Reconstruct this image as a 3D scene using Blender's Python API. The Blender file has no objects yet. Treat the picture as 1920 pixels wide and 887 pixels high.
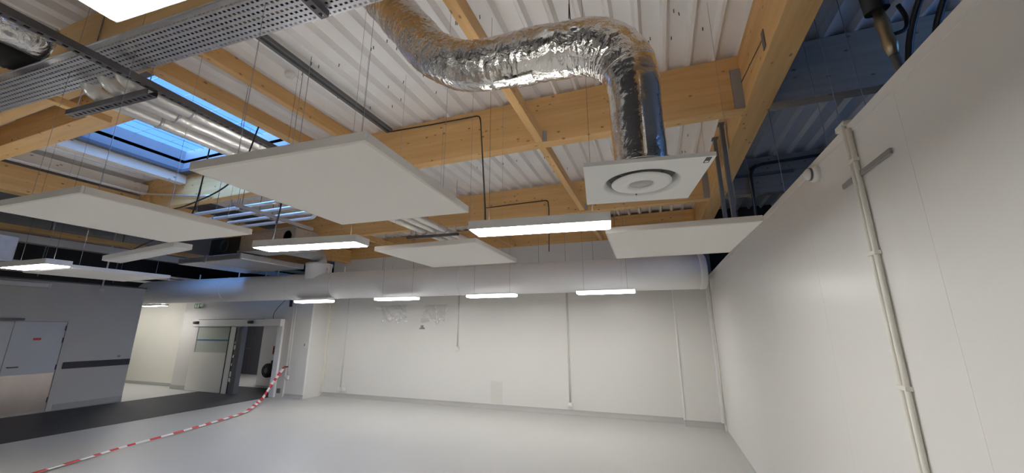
import bpy, bmesh, math, random
from mathutils import Vector, Matrix, noise
random.seed(4)
S = bpy.context.scene
COL = S.collection
PI = math.pi
R = math.radians

# ------------------------------------------------------------------ materials
def mat(name, col, rough=.6, metal=0., emit=None, estr=0., noise_amt=0., nscale=6., bump=0., bscale=40., spec=.5, stretch=None, coat=0.):
    m = bpy.data.materials.new(name); m.use_nodes = True
    nt = m.node_tree; b = nt.nodes['Principled BSDF']
    b.inputs['Base Color'].default_value = (*col, 1); b.inputs['Roughness'].default_value = rough
    b.inputs['Metallic'].default_value = metal; b.inputs['Specular IOR Level'].default_value = spec
    if coat: b.inputs['Coat Weight'].default_value = coat; b.inputs['Coat Roughness'].default_value = .12
    if emit: b.inputs['Emission Color'].default_value = (*emit, 1); b.inputs['Emission Strength'].default_value = estr
    if noise_amt or bump:
        tc = nt.nodes.new('ShaderNodeTexCoord'); mp = nt.nodes.new('ShaderNodeMapping')
        nt.links.new(tc.outputs['Object'], mp.inputs[0])
        if stretch: mp.inputs['Scale'].default_value = stretch
    if noise_amt:
        n = nt.nodes.new('ShaderNodeTexNoise'); n.inputs['Scale'].default_value = nscale; n.inputs['Detail'].default_value = 5
        r = nt.nodes.new('ShaderNodeMix'); r.data_type = 'RGBA'
        nt.links.new(mp.outputs[0], n.inputs['Vector'])
        r.inputs[6].default_value = (*[c * (1 - noise_amt) for c in col], 1)
        r.inputs[7].default_value = (*[min(1, c * (1 + noise_amt)) for c in col], 1)
        nt.links.new(n.outputs['Fac'], r.inputs[0]); nt.links.new(r.outputs[2], b.inputs['Base Color'])
    if bump:
        n2 = nt.nodes.new('ShaderNodeTexNoise'); n2.inputs['Scale'].default_value = bscale; n2.inputs['Detail'].default_value = 6
        bp = nt.nodes.new('ShaderNodeBump'); bp.inputs['Strength'].default_value = bump; bp.inputs['Distance'].default_value = .02
        nt.links.new(mp.outputs[0], n2.inputs['Vector']); nt.links.new(n2.outputs['Fac'], bp.inputs['Height'])
        nt.links.new(bp.outputs[0], b.inputs['Normal'])
    return m

def wood(name, light, dark, axis):
    m = bpy.data.materials.new(name); m.use_nodes = True
    nt = m.node_tree; b = nt.nodes['Principled BSDF']; b.inputs['Roughness'].default_value = .55
    tc = nt.nodes.new('ShaderNodeTexCoord'); mp = nt.nodes.new('ShaderNodeMapping')
    sc = [9, 9, 9]; sc[axis] = .5; mp.inputs['Scale'].default_value = sc
    nt.links.new(tc.outputs['Object'], mp.inputs[0])
    n = nt.nodes.new('ShaderNodeTexNoise'); n.inputs['Scale'].default_value = 1.6; n.inputs['Detail'].default_value = 7; n.inputs['Roughness'].default_value = .6
    n.inputs['Distortion'].default_value = .4
    nt.links.new(mp.outputs[0], n.inputs['Vector'])
    cr = nt.nodes.new('ShaderNodeValToRGB'); cr.color_ramp.elements[0].position = .3; cr.color_ramp.elements[1].position = .72
    cr.color_ramp.elements[0].color = (*dark, 1); cr.color_ramp.elements[1].color = (*light, 1)
    nt.links.new(n.outputs['Fac'], cr.inputs[0])
    # lamella tint (glued laminated layers) and knots
    mp2 = nt.nodes.new('ShaderNodeMapping'); s2 = [11, 11, 11]; s2[axis] = 6.5; mp2.inputs['Scale'].default_value = s2
    nt.links.new(tc.outputs['Object'], mp2.inputs[0])
    v = nt.nodes.new('ShaderNodeTexVoronoi'); v.inputs['Scale'].default_value = 1.; v.inputs['Randomness'].default_value = 1.
    nt.links.new(mp2.outputs[0], v.inputs['Vector'])
    kr = nt.nodes.new('ShaderNodeValToRGB'); kr.color_ramp.elements[0].position = .07; kr.color_ramp.elements[1].position = .16
    kr.color_ramp.elements[0].color = (.42, .34, .28, 1); kr.color_ramp.elements[1].color = (1, 1, 1, 1)
    nt.links.new(v.outputs['Distance'], kr.inputs[0])
    mx = nt.nodes.new('ShaderNodeMix'); mx.data_type = 'RGBA'; mx.blend_type = 'MULTIPLY'; mx.inputs[0].default_value = 1
    nt.links.new(cr.outputs[0], mx.inputs[6]); nt.links.new(kr.outputs[0], mx.inputs[7])
    nt.links.new(mx.outputs[2], b.inputs['Base Color'])
    return m

WL, WD = (.75, .48, .21), (.61, .355, .13)
M = {}
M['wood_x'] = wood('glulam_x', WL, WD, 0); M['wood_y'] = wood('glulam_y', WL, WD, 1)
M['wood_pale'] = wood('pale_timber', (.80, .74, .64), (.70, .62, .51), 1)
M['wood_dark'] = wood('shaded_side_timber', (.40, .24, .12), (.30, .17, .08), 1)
M['deck'] = mat('white_steel_deck', (.86, .855, .85), .42, 0, noise_amt=.04, nscale=3)
M['deck_shade'] = mat('shaded_steel_deck', (.60, .61, .64), .5, .0, noise_amt=.08, nscale=4)  # deck colour greyed to stand in for shade over the right void
M['wood_shade'] = wood('shaded_timber', (.30, .25, .20), (.22, .18, .145), 0)  # glulam darkened in colour, for beams lying in the void's shade
M['upstand'] = mat('grey_rooflight_upstand', (.26, .26, .27), .5)
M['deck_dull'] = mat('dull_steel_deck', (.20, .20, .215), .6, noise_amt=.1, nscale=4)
M['wall'] = mat('white_sandwich_panel', (.72, .71, .68), .3, 0, noise_amt=.02, nscale=1.2, bump=.015, bscale=3, spec=.4)
M['wallgrey'] = mat('grey_white_paint', (.62, .595, .56), .5, noise_amt=.03, nscale=2)
M['wallcream'] = mat('cream_panel', (.74, .72, .64), .45, noise_amt=.02, nscale=2)
M['floor'] = mat('grey_resin_floor', (.47, .463, .44), .4, noise_amt=.03, nscale=1.6, bump=.05, bscale=5, spec=.45)
M['coving'] = mat('grey_resin_coving', (.42, .415, .395), .45)
M['black_floor'] = mat('anthracite_floor', (.045, .044, .045), .6, noise_amt=.3, nscale=3, spec=.2)
M['dark'] = mat('void_shade_black', (.03, .03, .035), .9)  # near black standing in for the unlit depth of the voids
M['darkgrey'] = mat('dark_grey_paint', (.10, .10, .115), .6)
M['panel'] = mat('acoustic_fabric', (.88, .855, .815), .85, bump=.06, bscale=260)
M['panel_edge'] = mat('acoustic_edge', (.74, .71, .66), .7)
M['white'] = mat('white_lacquer', (.80, .80, .79), .4)
M['duct_white'] = mat('white_duct_pvc', (.93, .93, .93), .38, noise_amt=.008, nscale=3)
M['plastic'] = mat('white_plastic', (.78, .77, .74), .35)
M['black'] = mat('black_rubber', (.012, .012, .012), .5)
M['cable'] = mat('black_cable', (.015, .015, .017), .45)
M['wire'] = mat('steel_wire', (.32, .32, .33), .4, .3)
M['galv'] = mat('galvanised_steel', (.56, .56, .58), .38, .85, noise_amt=.18, nscale=14)
M['galv_dark'] = mat('weathered_steel', (.13, .125, .13), .42, .6, noise_amt=.25, nscale=10)
M['chrome'] = mat('bright_pipe_cladding', (.80, .81, .83), .28, .75)
M['pipe_white'] = mat('pale_pipe_insulation', (.74, .72, .69), .33, .6, noise_amt=.12, nscale=9, bump=.45, bscale=12)
M['grey_steel'] = mat('grey_painted_steel', (.13, .135, .14), .5)
M['brass'] = mat('brass_fitting', (.42, .36, .24), .35, .8)
M['rail'] = mat('dark_bumper', (.045, .043, .05), .5)
M['door_white'] = mat('white_door_laminate', (.66, .67, .70), .4)
M['kick'] = mat('brushed_kick_plate', (.52, .465, .44), .28, .9, noise_amt=.12, nscale=2.5, stretch=(1, 2.2, .5))
M['red'] = mat('red_mark', (.66, .035, .045), .5)
M['tape_white'] = mat('tape_white', (.82, .80, .78), .35)
M['film_thin'] = None
M['green'] = mat('green_sign', (.02, .28, .12), .5)
M['blue_line'] = mat('blue_stripe', (.06, .16, .30), .4)
M['alu'] = mat('grey_lacquered_aluminium', (.20, .19, .18), .5)
M['hanger'] = mat('dull_zinc', (.33, .32, .31), .55, .2)
M['led'] = mat('led_diffuser', (.9, .9, .9), .4, emit=(1., .985, .965), estr=46)
M['led_soft'] = mat('led_wrap_diffuser', (.9, .9, .9), .4, emit=(1., .985, .965), estr=2.5)
M['led_added'] = mat('led_added_uplight', (.9, .9, .9), .4, emit=(1., .985, .965), estr=20)
M['led_mid'] = mat('led_added_corridor', (.9, .9, .9), .4, emit=(1., .97, .92), estr=30)
M['led_off'] = mat('unlit_diffuser', (.74, .74, .74), .4)
M['grey_mark'] = mat('grey_strip', (.30, .295, .285), .5, .3)
M['label'] = mat('dark_label', (.03, .03, .03), .5)
M['core_grey'] = mat('perforated_core', (.42, .42, .42), .5)

def foil(name='crumpled_foil', scale=15, strength=.6):
    m = bpy.data.materials.new(name); m.use_nodes = True
    nt = m.node_tree; b = nt.nodes['Principled BSDF']
    b.inputs['Base Color'].default_value = (.83, .81, .775, 1); b.inputs['Metallic'].default_value = 1.; b.inputs['Roughness'].default_value = .11
    tc = nt.nodes.new('ShaderNodeTexCoord')
    n = nt.nodes.new('ShaderNodeTexNoise'); n.inputs['Scale'].default_value = scale; n.inputs['Detail'].default_value = 4; n.inputs['Roughness'].default_value = .5; n.inputs['Distortion'].default_value = 1.2
    bp = nt.nodes.new('ShaderNodeBump'); bp.inputs['Strength'].default_value = strength; bp.inputs['Distance'].default_value = .02
    nt.links.new(tc.outputs['Object'], n.inputs['Vector']); nt.links.new(n.outputs['Fac'], bp.inputs['Height']); nt.links.new(bp.outputs[0], b.inputs['Normal'])
    return m
M['foil'] = foil()
M['foil_smooth'] = foil('taut_foil', 10, .28)

def glass(name, tint, gloss=.08, rough=.02):
    m = bpy.data.materials.new(name); m.use_nodes = True
    nt = m.node_tree; nt.nodes.remove(nt.nodes['Principled BSDF']); out = nt.nodes['Material Output']
    t = nt.nodes.new('ShaderNodeBsdfTransparent'); t.inputs[0].default_value = (*tint, 1)
    g = nt.nodes.new('ShaderNodeBsdfGlossy'); g.inputs['Roughness'].default_value = rough
    x = nt.nodes.new('ShaderNodeMixShader'); x.inputs[0].default_value = gloss
    nt.links.new(t.outputs[0], x.inputs[1]); nt.links.new(g.outputs[0], x.inputs[2]); nt.links.new(x.outputs[0], out.inputs[0])
    return m
M['glass'] = glass('rooflight_glass', (.93, .96, 1.))
M['frost'] = mat('green_tinted_glass', (.50, .53, .47), .2)
def film_mat():
    m = bpy.data.materials.new('clear_plastic_film'); m.use_nodes = True
    nt = m.node_tree; nt.nodes.remove(nt.nodes['Principled BSDF']); out = nt.nodes['Material Output']
    t = nt.nodes.new('ShaderNodeBsdfTransparent'); t.inputs[0].default_value = (.975, .975, .972, 1)
    g = nt.nodes.new('ShaderNodeBsdfGlossy'); g.inputs['Roughness'].default_value = .22
    x = nt.nodes.new('ShaderNodeMixShader'); x.inputs[0].default_value = .2
    nt.links.new(t.outputs[0], x.inputs[1]); nt.links.new(g.outputs[0], x.inputs[2]); nt.links.new(x.outputs[0], out.inputs[0])
    return m
M['film'] = film_mat()
M['film_thin'] = glass('thin_clear_film', (.993, .993, .99), .02, .3)

# ------------------------------------------------------------------ mesh helpers
class MB:
    def __init__(s): s.bm = bmesh.new()
    def box(s, x0, x1, y0, y1, z0, z1, bev=0.):
        vs = [s.bm.verts.new((x, y, z)) for x in (x0, x1) for y in (y0, y1) for z in (z0, z1)]
        fs = [(0, 1, 3, 2), (4, 6, 7, 5), (0, 4, 5, 1), (2, 3, 7, 6), (0, 2, 6, 4), (1, 5, 7, 3)]
        F = [s.bm.faces.new([vs[i] for i in f]) for f in fs]
        if bev:
            es = {e for f in F for e in f.edges}
            bmesh.ops.bevel(s.bm, geom=list(es), offset=bev, segments=2, affect='EDGES', profile=.5)
        return s
    def quad(s, pts, mi=0):
        f = s.bm.faces.new([s.bm.verts.new(p) for p in pts]); f.material_index = mi; return s
    def tube(s, pts, r, seg=12, caps=True, disp=None):
        P = [Vector(p) for p in pts]; n = len(P)
        rr = r if isinstance(r, (list, tuple)) else [r] * n
        T = [(P[min(i + 1, n - 1)] - P[max(i - 1, 0)]).normalized() for i in range(n)]
        up = Vector((0, 0, 1)) if abs(T[0].z) < .9 else Vector((1, 0, 0))
        N = (up - T[0] * up.dot(T[0])).normalized(); rings = []
        for i in range(n):
            N = (N - T[i] * N.dot(T[i])).normalized(); B = T[i].cross(N)
            ring = []
            for k in range(seg):
                a = 2 * PI * k / seg; d = N * math.cos(a) + B * math.sin(a)
                rad = rr[i] + (disp(P[i] + d * rr[i], d, i) if disp else 0)
                ring.append(s.bm.verts.new(P[i] + d * rad))
            rings.append(ring)
        for i in range(n - 1):
            for k in range(seg):
                f = s.bm.faces.new((rings[i][k], rings[i][(k + 1) % seg], rings[i + 1][(k + 1) % seg], rings[i + 1][k])); f.smooth = True
        if caps:
            s.bm.faces.new(list(reversed(rings[0]))); s.bm.faces.new(rings[-1])
        return s
    def lathe(s, prof, c, seg=40, axis='z'):
        rings = []
        for (r, h) in prof:
            ring = []
            for k in range(seg):
                a = 2 * PI * k / seg; u, v = r * math.cos(a), r * math.sin(a)
                p = {'z': (u, v, h), 'x': (h, u, v), 'y': (u, h, v)}[axis]
                ring.append(s.bm.verts.new(Vector(c) + Vector(p)))
            rings.append(ring)
        for i in range(len(rings) - 1):
            for k in range(seg):
                f = s.bm.faces.new((rings[i][k], rings[i][(k + 1) % seg], rings[i + 1][(k + 1) % seg], rings[i + 1][k])); f.smooth = True
        if prof[0][0] > 1e-4: s.bm.faces.new(list(reversed(rings[0])))
        if prof[-1][0] > 1e-4: s.bm.faces.new(rings[-1])
        return s
    def build(s, name, m, parent=None, solid=0., autos=True):
        bmesh.ops.remove_doubles(s.bm, verts=s.bm.verts, dist=1e-6)
        bmesh.ops.recalc_face_normals(s.bm, faces=s.bm.faces)
        me = bpy.data.meshes.new(name); s.bm.to_mesh(me); s.bm.free()
        for x in (m if isinstance(m, (list, tuple)) else [m]): me.materials.append(M[x])
        o = bpy.data.objects.new(name, me); COL.objects.link(o)
        if parent is not None: o.parent = parent
        if solid:
            md = o.modifiers.new('s', 'SOLIDIFY'); md.thickness = solid; md.offset = 0
        return o

def smooth(pts, n=8):
    P = [Vector(p) for p in pts]; out = []
    for i in range(len(P) - 1):
        p0, p1, p2, p3 = P[max(i - 1, 0)], P[i], P[i + 1], P[min(i + 2, len(P) - 1)]
        for k in range(n):
            t = k / n
            out.append(.5 * ((2 * p1) + (p2 - p0) * t + (2 * p0 - 5 * p1 + 4 * p2 - p3) * t * t + (3 * p1 - p0 - 3 * p2 + p3) * t ** 3))
    out.append(P[-1]); return out
def fillet(pts, r, n=8):                      # polyline with rounded corners
    P = [Vector(p) for p in pts]; out = [P[0]]
    for i in range(1, len(P) - 1):
        a = (P[i - 1] - P[i]).normalized(); b = (P[i + 1] - P[i]).normalized()
        p, q = P[i] + a * r, P[i] + b * r
        for k in range(n + 1):
            t = k / n; out.append(p * (1 - t) ** 2 + P[i] * 2 * t * (1 - t) + q * t * t)
    out.append(P[-1]); return out
def dense(pts, step):
    P = [Vector(p) for p in pts]; out = [P[0]]
    for a, b in zip(P, P[1:]):
        n = max(1, int((b - a).length / step))
        for k in range(1, n + 1): out.append(a.lerp(b, k / n))
    return out

def tag(o, label, cat, group=None):
    o['label'] = label; o['category'] = cat; o['kind'] = 'thing'
    if group: o['group'] = group
    return o
def thing(name, label, cat, loc=(0, 0, 0), rz=0., group=None):
    o = bpy.data.objects.new(name, None); COL.objects.link(o); o.empty_display_size = .1
    o.location = loc; o.rotation_euler = (0, 0, rz)
    return tag(o, label, cat, group)
def struct(o): o['kind'] = 'structure'; return o
def copy_thing(o, label, loc, rz=None, skip=()):
    c = o.copy(); COL.objects.link(c); c.location = loc; c['label'] = label
    if rz is not None: c.rotation_euler = (0, 0, rz)
    for ch in [x for x in bpy.data.objects if x.parent == o]:
        if ch.name.split('.')[0] in skip: continue
        d = ch.copy(); COL.objects.link(d); d.parent = c
        for g in [x for x in bpy.data.objects if x.parent == ch]:
            e = g.copy(); COL.objects.link(e); e.parent = d
    return c

# ------------------------------------------------------------------ the setting
XR, YB, ZD = 1.0, 8.85, 4.35          # right wall, back wall, underside of roof deck
XO, XE = -18., 4.6
struct(MB().box(XO, XE, -5, 13, -.12, 0).build('floor', 'floor'))
struct(MB().box(-12.95, -10.08, -4.95, 9.3, .0005, .004).build('trim_1', 'black_floor'))

# right wall: sandwich panels 1.13 m wide with fine joints, capped by a pressed strip
b = MB(); y = -4.9
while y < 8.6:
    y2 = min(y + 1.13, 8.62); b.box(XR, XR + .08, y + .0007, y2 - .0007, 0, 2.80); y = y2
b.box(XR + .01, XR + .078, -4.9, 8.62, 0, 2.79)
struct(b.build('wall_right', 'wall'))
struct(MB().box(XR - .004, XR + .085, -4.9, 8.6, 2.80, 2.822).box(XR - .004, XR, -4.9, 8.6, 2.77, 2.80).build('trim_2', 'wall'))
# back wall panels + projecting piers on both sides
b = MB().box(-9., .98, YB, YB + .08, 0, 3.8)
struct(b.build('wall_back', 'wall'))
struct(MB().box(.33, 1.0, 8.67, YB, 0, 2.83).build('wall_back_right_pier', 'wall'))
struct(MB().box(-9.66, -8.98, 8.25, YB, 0, 3.2).build('wall_back_left_pier', 'wall'))
struct(MB().box(.312, .348, 8.652, 8.69, .10, 2.83, .004).build('trim_6', 'white'))
struct(MB().box(-9.0, -8.962, 8.232, 8.27, .10, 3.2, .004).build('trim_7', 'white'))
struct(MB().box(.955, 1.0, 8.60, 8.67, .1, 2.82, .006).build('trim_3', 'white'))
struct(MB().box(-9.0, -8.90, 8.80, YB, .1, 3.2, .006).build('trim_4', 'wallcream'))
# resin coving
def coving(name, x0, x1, y, h=.10, d=.10):
    b = MB(); n = 8; pr = [(d * (1 - math.sin(t * PI / 2 / n)), h * (1 - math.cos(t * PI / 2 / n))) for t in range(n + 1)]
    for (a0, h0), (a1, h1) in zip(pr, pr[1:]):
        b.quad([(x0, y - a0, h0 + .001), (x1, y - a0, h0 + .001), (x1, y - a1 - .001, h1 + .001), (x0, y - a1 - .001, h1 + .001)])
    b.quad([(x0, y - .001, h), (x1, y - .001, h), (x1, y, h + .001), (x0, y, h + .001)])
    for f in b.bm.faces: f.smooth = True
    return struct(b.build(name, 'coving'))
coving('baseboard_back', -8.95, .33, YB); coving('baseboard_right_pier', .33, 1., 8.67); coving('baseboard_left_pier', -9.66, -8.98, 8.25)
b = MB(); n = 8
pr = [(.05 * (1 - math.sin(t * PI / 2 / n)), .06 * (1 - math.cos(t * PI / 2 / n))) for t in range(n + 1)]
for (a0, h0), (a1, h1) in zip(pr, pr[1:]): b.quad([(XR - a0, -4.9, h0 + .001), (XR - a0, 8.6, h0 + .001), (XR - a1 - .001, 8.6, h1 + .001), (XR - a1 - .001, -4.9, h1 + .001)])
struct(b.build('baseboard_right', 'floor'))
# left wall (ends at a free corner, corridor beyond)
struct(MB().box(-13.22, -13.1, -4.9, 3.35, 0, 2.87).box(-13.22, -13.1, 5.12, 6.40, 0, 2.87).box(-13.22, -13.1, 3.35, 5.12, 2.02, 2.87).build('wall_left', 'wallgrey'))
struct(MB().box(-13.1, -13.088, 5.16, 6.40, .005, .13, .003).build('baseboard_left', 'coving'))
struct(MB().box(-13.24, -13.08, -4.9, 6.42, 2.87, 2.90).build('trim_5', 'grey_steel'))
# corridor beyond the left wall, and wall with the sliding door
struct(MB().box(-17.9, -14.36, 8.5, 8.6, 0, 2.95).build('wall_corridor', 'wallcream'))
struct(MB().box(-17.9, -14.36, 8.485, 8.5, .004, .10, .003).build('baseboard_corridor', 'coving'))
struct(MB().box(-14.4, -13.66, 8.2, 8.75, 0, 3.0).build('wall_corridor_pier', 'wallgrey'))
struct(MB().box(-14.42, -13.64, 8.188, 8.2, .004, .12, .003).build('baseboard_corridor_pier', 'coving'))
struct(MB().box(-13.66, -9.66, 8.2, 8.36, 2.10, 3.0).box(-13.66, -11.62, 8.27, 8.36, 0, 2.10).box(-9.98, -9.66, 8.2, 8.36, 0, 2.10).build('wall_door_side', 'wallgrey'))
# room seen through the open door
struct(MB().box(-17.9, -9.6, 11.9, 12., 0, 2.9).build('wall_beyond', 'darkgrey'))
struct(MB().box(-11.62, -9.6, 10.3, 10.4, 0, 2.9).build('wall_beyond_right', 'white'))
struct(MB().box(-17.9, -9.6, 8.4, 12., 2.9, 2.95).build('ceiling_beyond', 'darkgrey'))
# outer shell of the hall
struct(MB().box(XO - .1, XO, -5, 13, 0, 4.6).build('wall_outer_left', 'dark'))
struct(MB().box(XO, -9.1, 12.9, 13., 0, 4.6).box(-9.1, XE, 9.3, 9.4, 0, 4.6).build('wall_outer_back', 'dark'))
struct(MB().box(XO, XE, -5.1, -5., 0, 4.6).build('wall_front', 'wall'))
# unseen right outer wall; window band added to send blue daylight into the void
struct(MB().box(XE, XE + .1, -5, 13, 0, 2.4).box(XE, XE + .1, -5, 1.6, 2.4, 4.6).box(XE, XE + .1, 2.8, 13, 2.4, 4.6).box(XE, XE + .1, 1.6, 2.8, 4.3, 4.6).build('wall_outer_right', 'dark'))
struct(MB().box(XE + .04, XE + .06, 1.62, 2.78, 2.42, 4.28).build('window_added_side', 'glass'))

# profiled steel roof deck, ribs along Y, hole for the rooflight
HX0, HX1, HY0, HY1 = -7.1, -4.45, 1.88, 3.6
def deck_profile(x0, x1):
    P = []; k0 = int((x0 + 3.11) / .225) - 2
    for k in range(k0, k0 + int((x1 - x0) / .225) + 5):
        c = -3.11 + .225 * k
        P += [(c - .112, .06), (c - .040, .06), (c - .014, 0), (c + .014, 0), (c + .040, .06)]
    Q = []
    for (a, b) in zip(P, P[1:]):
        (xa, za), (xb, zb) = a, b
        if xb <= x0 or xa >= x1 or xb - xa < 1e-9: continue
        t0 = max(0, (x0 - xa) / (xb - xa)); t1 = min(1, (x1 - xa) / (xb - xa))
        Q.append(((xa + (xb - xa) * t0, za + (zb - za) * t0), (xa + (xb - xa) * t1, za + (zb - za) * t1)))
    return Q
def deck(b, x0, x1, y0, y1):
    for (p, q) in deck_profile(x0, x1):
        b.quad([(p[0], y0, ZD + p[1]), (q[0], y0, ZD + q[1]), (q[0], y1, ZD + q[1]), (p[0], y1, ZD + p[1])])
YR, XV, XL = -.35, 1.03, -8.62                                    # rear bay darkened for the foil's reflection, right deck toned down for void shade
b = MB(); deck(b, XL, XV, YR, HY0); deck(b, XL, XV, HY1, 13); deck(b, XL, HX0, HY0, HY1); deck(b, HX1, XV, HY0, HY1)
ceil = struct(b.build('ceiling', 'deck'))
b = MB(); deck(b, XV, XE, -5, 13); struct(b.build('ceiling_right', 'deck_shade'))
GX0, GX1, GY0, GY1 = -11.0, -10.0, 4.75, 6.0
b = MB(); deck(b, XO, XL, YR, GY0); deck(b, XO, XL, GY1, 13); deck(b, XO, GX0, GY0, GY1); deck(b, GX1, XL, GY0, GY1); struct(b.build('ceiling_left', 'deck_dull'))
b = MB(); deck(b, XO, XV, -5, YR); struct(b.build('ceiling_rear', 'darkgrey'))  # unseen bay, coloured dark so the foil duct mirrors something dark
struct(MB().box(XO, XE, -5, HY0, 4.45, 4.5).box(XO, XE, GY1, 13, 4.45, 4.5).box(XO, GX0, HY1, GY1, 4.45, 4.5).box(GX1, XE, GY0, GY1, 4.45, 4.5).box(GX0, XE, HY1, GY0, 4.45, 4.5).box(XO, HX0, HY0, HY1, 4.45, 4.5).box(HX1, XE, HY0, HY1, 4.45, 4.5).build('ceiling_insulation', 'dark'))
b = MB()
for i in range(95):                                    # screw tips that come through the deck
    k = random.randint(-1, 17); x = -3.11 + .225 * k + random.uniform(.06, .12); y = random.choice([1.2, 1.9, 2.45, 2.5, 3.0, 3.3, 4.6, 5.3, 5.9]) + random.uniform(-.05, .05)
    b.tube([(x, y, ZD + .061), (x + random.uniform(-.004, .004), y + random.uniform(-.004, .004), ZD + .026)], .0042, 6)
o = b.build('screw_tip', 'galv_dark', ceil); o['kind'] = 'stuff'

# rooflight
w = MB(); t = .06
w.box(HX0 - t, HX0, HY0 - t, HY1 + t, 4.33, 4.66).box(HX1, HX1 + t, HY0 - t, HY1 + t, 4.33, 4.66).box(HX0, HX1, HY0 - t, HY0, 4.33, 4.66).box(HX0, HX1, HY1, HY1 + t, 4.33, 4.66)
win = struct(w.build('window_1', 'upstand'))
w = MB()
w.box(GX0 - t, GX0, GY0 - t, GY1 + t, 4.33, 4.66).box(GX1, GX1 + t, GY0 - t, GY1 + t, 4.33, 4.66).box(GX0, GX1, GY0 - t, GY0, 4.33, 4.66).box(GX0, GX1, GY1, GY1 + t, 4.33, 4.66)
win3 = struct(w.build('window_added_roof', 'upstand')); MB().box(GX0 - .05, GX1 + .05, GY0 - .05, GY1 + .05, 4.67, 4.682).build('pane', 'glass', win3)  # second rooflight, hidden from view, added to brighten the white duct
w = MB()
w.box(HX0 - .09, HX0 + .025, HY0 - .09, HY1 + .09, 4.285, 4.33).box(HX1 - .025, HX1 + .09, HY0 - .09, HY1 + .09, 4.285, 4.33).box(HX0, HX1, HY0 - .09, HY0 + .025, 4.285, 4.33).box(HX0, HX1, HY1 - .025, HY1 + .09, 4.285, 4.33)
w.build('window_frame', 'darkgrey', win)
MB().box(HX0 - .05, HX1 + .05, HY0 - .05, HY1 + .05, 4.67, 4.682).build('pane', 'glass', win)
w = MB()
for k in range(1, 12): w.tube([(HX0 + (HX1 - HX0) * k / 12, HY0, 4.64), (HX0 + (HX1 - HX0) * k / 12, HY1, 4.64)], .004, 6)
for k in range(1, 5): w.tube([(HX0, HY0 + (HY1 - HY0) * k / 5, 4.645), (HX1, HY0 + (HY1 - HY0) * k / 5, 4.645)], .004, 6)
w.build('safety_wire', 'galv', win)

# ------------------------------------------------------------------ timber
def beam(label, x0, x1, y0, y1, z0, z1, m, name='roof_beam', cat='beam', group=None, bev=.006):
    c = ((x0 + x1) / 2, (y0 + y1) / 2, z0)
    o = MB().box(x0 - c[0], x1 - c[0], y0 - c[1], y1 - c[1], 0, z1 - z0, bev).build(name, m); o.location = c
    return tag(o, label, cat, group)
GB = 'glued timber roof beams'
BX0, BX1 = .92, 1.14
big = beam('deep honey coloured timber beam running lengthwise above the right wall', BX0, BX1, -4.9, 9.2, 3.8, ZD, 'wood_y', group=GB)
b1 = beam('honey timber cross beam just behind the silver duct and big white panel', -8.4, BX0, 3.72, 3.86, 3.79, ZD, 'wood_x', group=GB)
b1r = beam('shadowed timber cross beam in the dark void beyond the right wall top', BX1, XE, 3.72, 3.86, 3.79, ZD, 'wood_shade', group=GB)
b2 = beam('second timber cross beam, seen behind the square air diffuser', -8.4, BX0, 6.38, 6.52, 3.78, ZD, 'wood_x', group=GB)
b2r = beam('dim timber cross beam far back in the void right of the lengthwise beam', BX1, XE, 6.38, 6.52, 3.78, ZD, 'wood_shade', group=GB)
b3 = beam('rearmost timber cross beam sitting on top of the white back wall', -12.4, BX0, 8.84, 8.98, 3.8, ZD, 'wood_x', group=GB)
b0 = beam('timber beam crossing under the rooflight, left of the perforated tray', -8.4, -4.26, 1.67, 1.86, 3.77, 4.05, 'wood_x', group=GB)
b0b = beam('timber cross beam behind the perforated tray, nearest the camera', -8.4, BX0, 1.28, 1.46, 3.77, ZD, 'wood_x', group=GB)
bl = beam('brown lengthwise timber beam left of the rooflight above the left white panel', -8.62, -8.4, -4.9, 9.2, 3.70, 4.08, 'wood_y', group=GB)
bo = beam('orange timber beam above the dark gap over the left wall', -12.75, -12.58, -4.9, 12.8, 3.84, 3.95, 'wood_y', group=GB)
tag(MB().box(-12.72, -12.6, -4.9, 12.8, 3.63, 3.785, .004).build('fascia_board', 'wallgrey'), 'long pale board fixed under the orange timber beam at far left', 'board')
GJ = 'timber joists between the cross beams'
def joist(label, x0, x1, y0, y1, z0, z1, m='wood_y'): return beam(label, x0, x1, y0, y1, z0, z1, m, 'timber_joist', 'joist', GJ, .004)
joist('thin timber joist between the silver duct bend and the first cross beam', -1.10, -1.02, 1.465, 3.715, 3.80, 3.93)
joist('thin timber joist between the first and second cross beams, left of the air diffuser', -1.11, -1.03, 3.865, 6.375, 3.80, 3.93)
joist('short timber joist behind the second cross beam above the rear white duct, right one', -1.12, -1.04, 6.525, 8.835, 3.80, 3.93)
joist('short timber joist behind the second cross beam above the rear white duct, left one', -3.3, -3.22, 6.525, 8.835, 3.80, 3.93)
joist('timber joist seen below the far edge of the big white panel', -4.55, -4.47, 3.865, 6.375, 3.80, 3.93)
joist('timber joist crossing to the rear wall above the lit lamp in the middle', -6.2, -6.12, 6.525, 8.835, 3.80, 3.93)
joist('honey timber joist under the deck next to the dark metal rails', -3.68, -3.60, 1.465, 3.715, 4.19, ZD)
joist('brown timber joist along the right edge of the rooflight', -4.40, -4.25, 1.465, 3.715, 4.20, ZD)
joist('pale daylit joist along the left edge of the rooflight', -7.3, -7.16, 1.465, 3.715, 4.14, 4.285, 'wood_pale')
joist('pale daylit joist one step left of the rooflight', -8.3, -8.18, 1.465, 3.715, 4.09, 4.25, 'wood_pale')
tag(MB().box(-4.53, -4.46, .3, 1.66, 3.60, 3.66, .004).build('timber_batten', 'wood_y'), 'narrow light batten hanging below the beams left of the perforated tray', 'batten')
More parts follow.
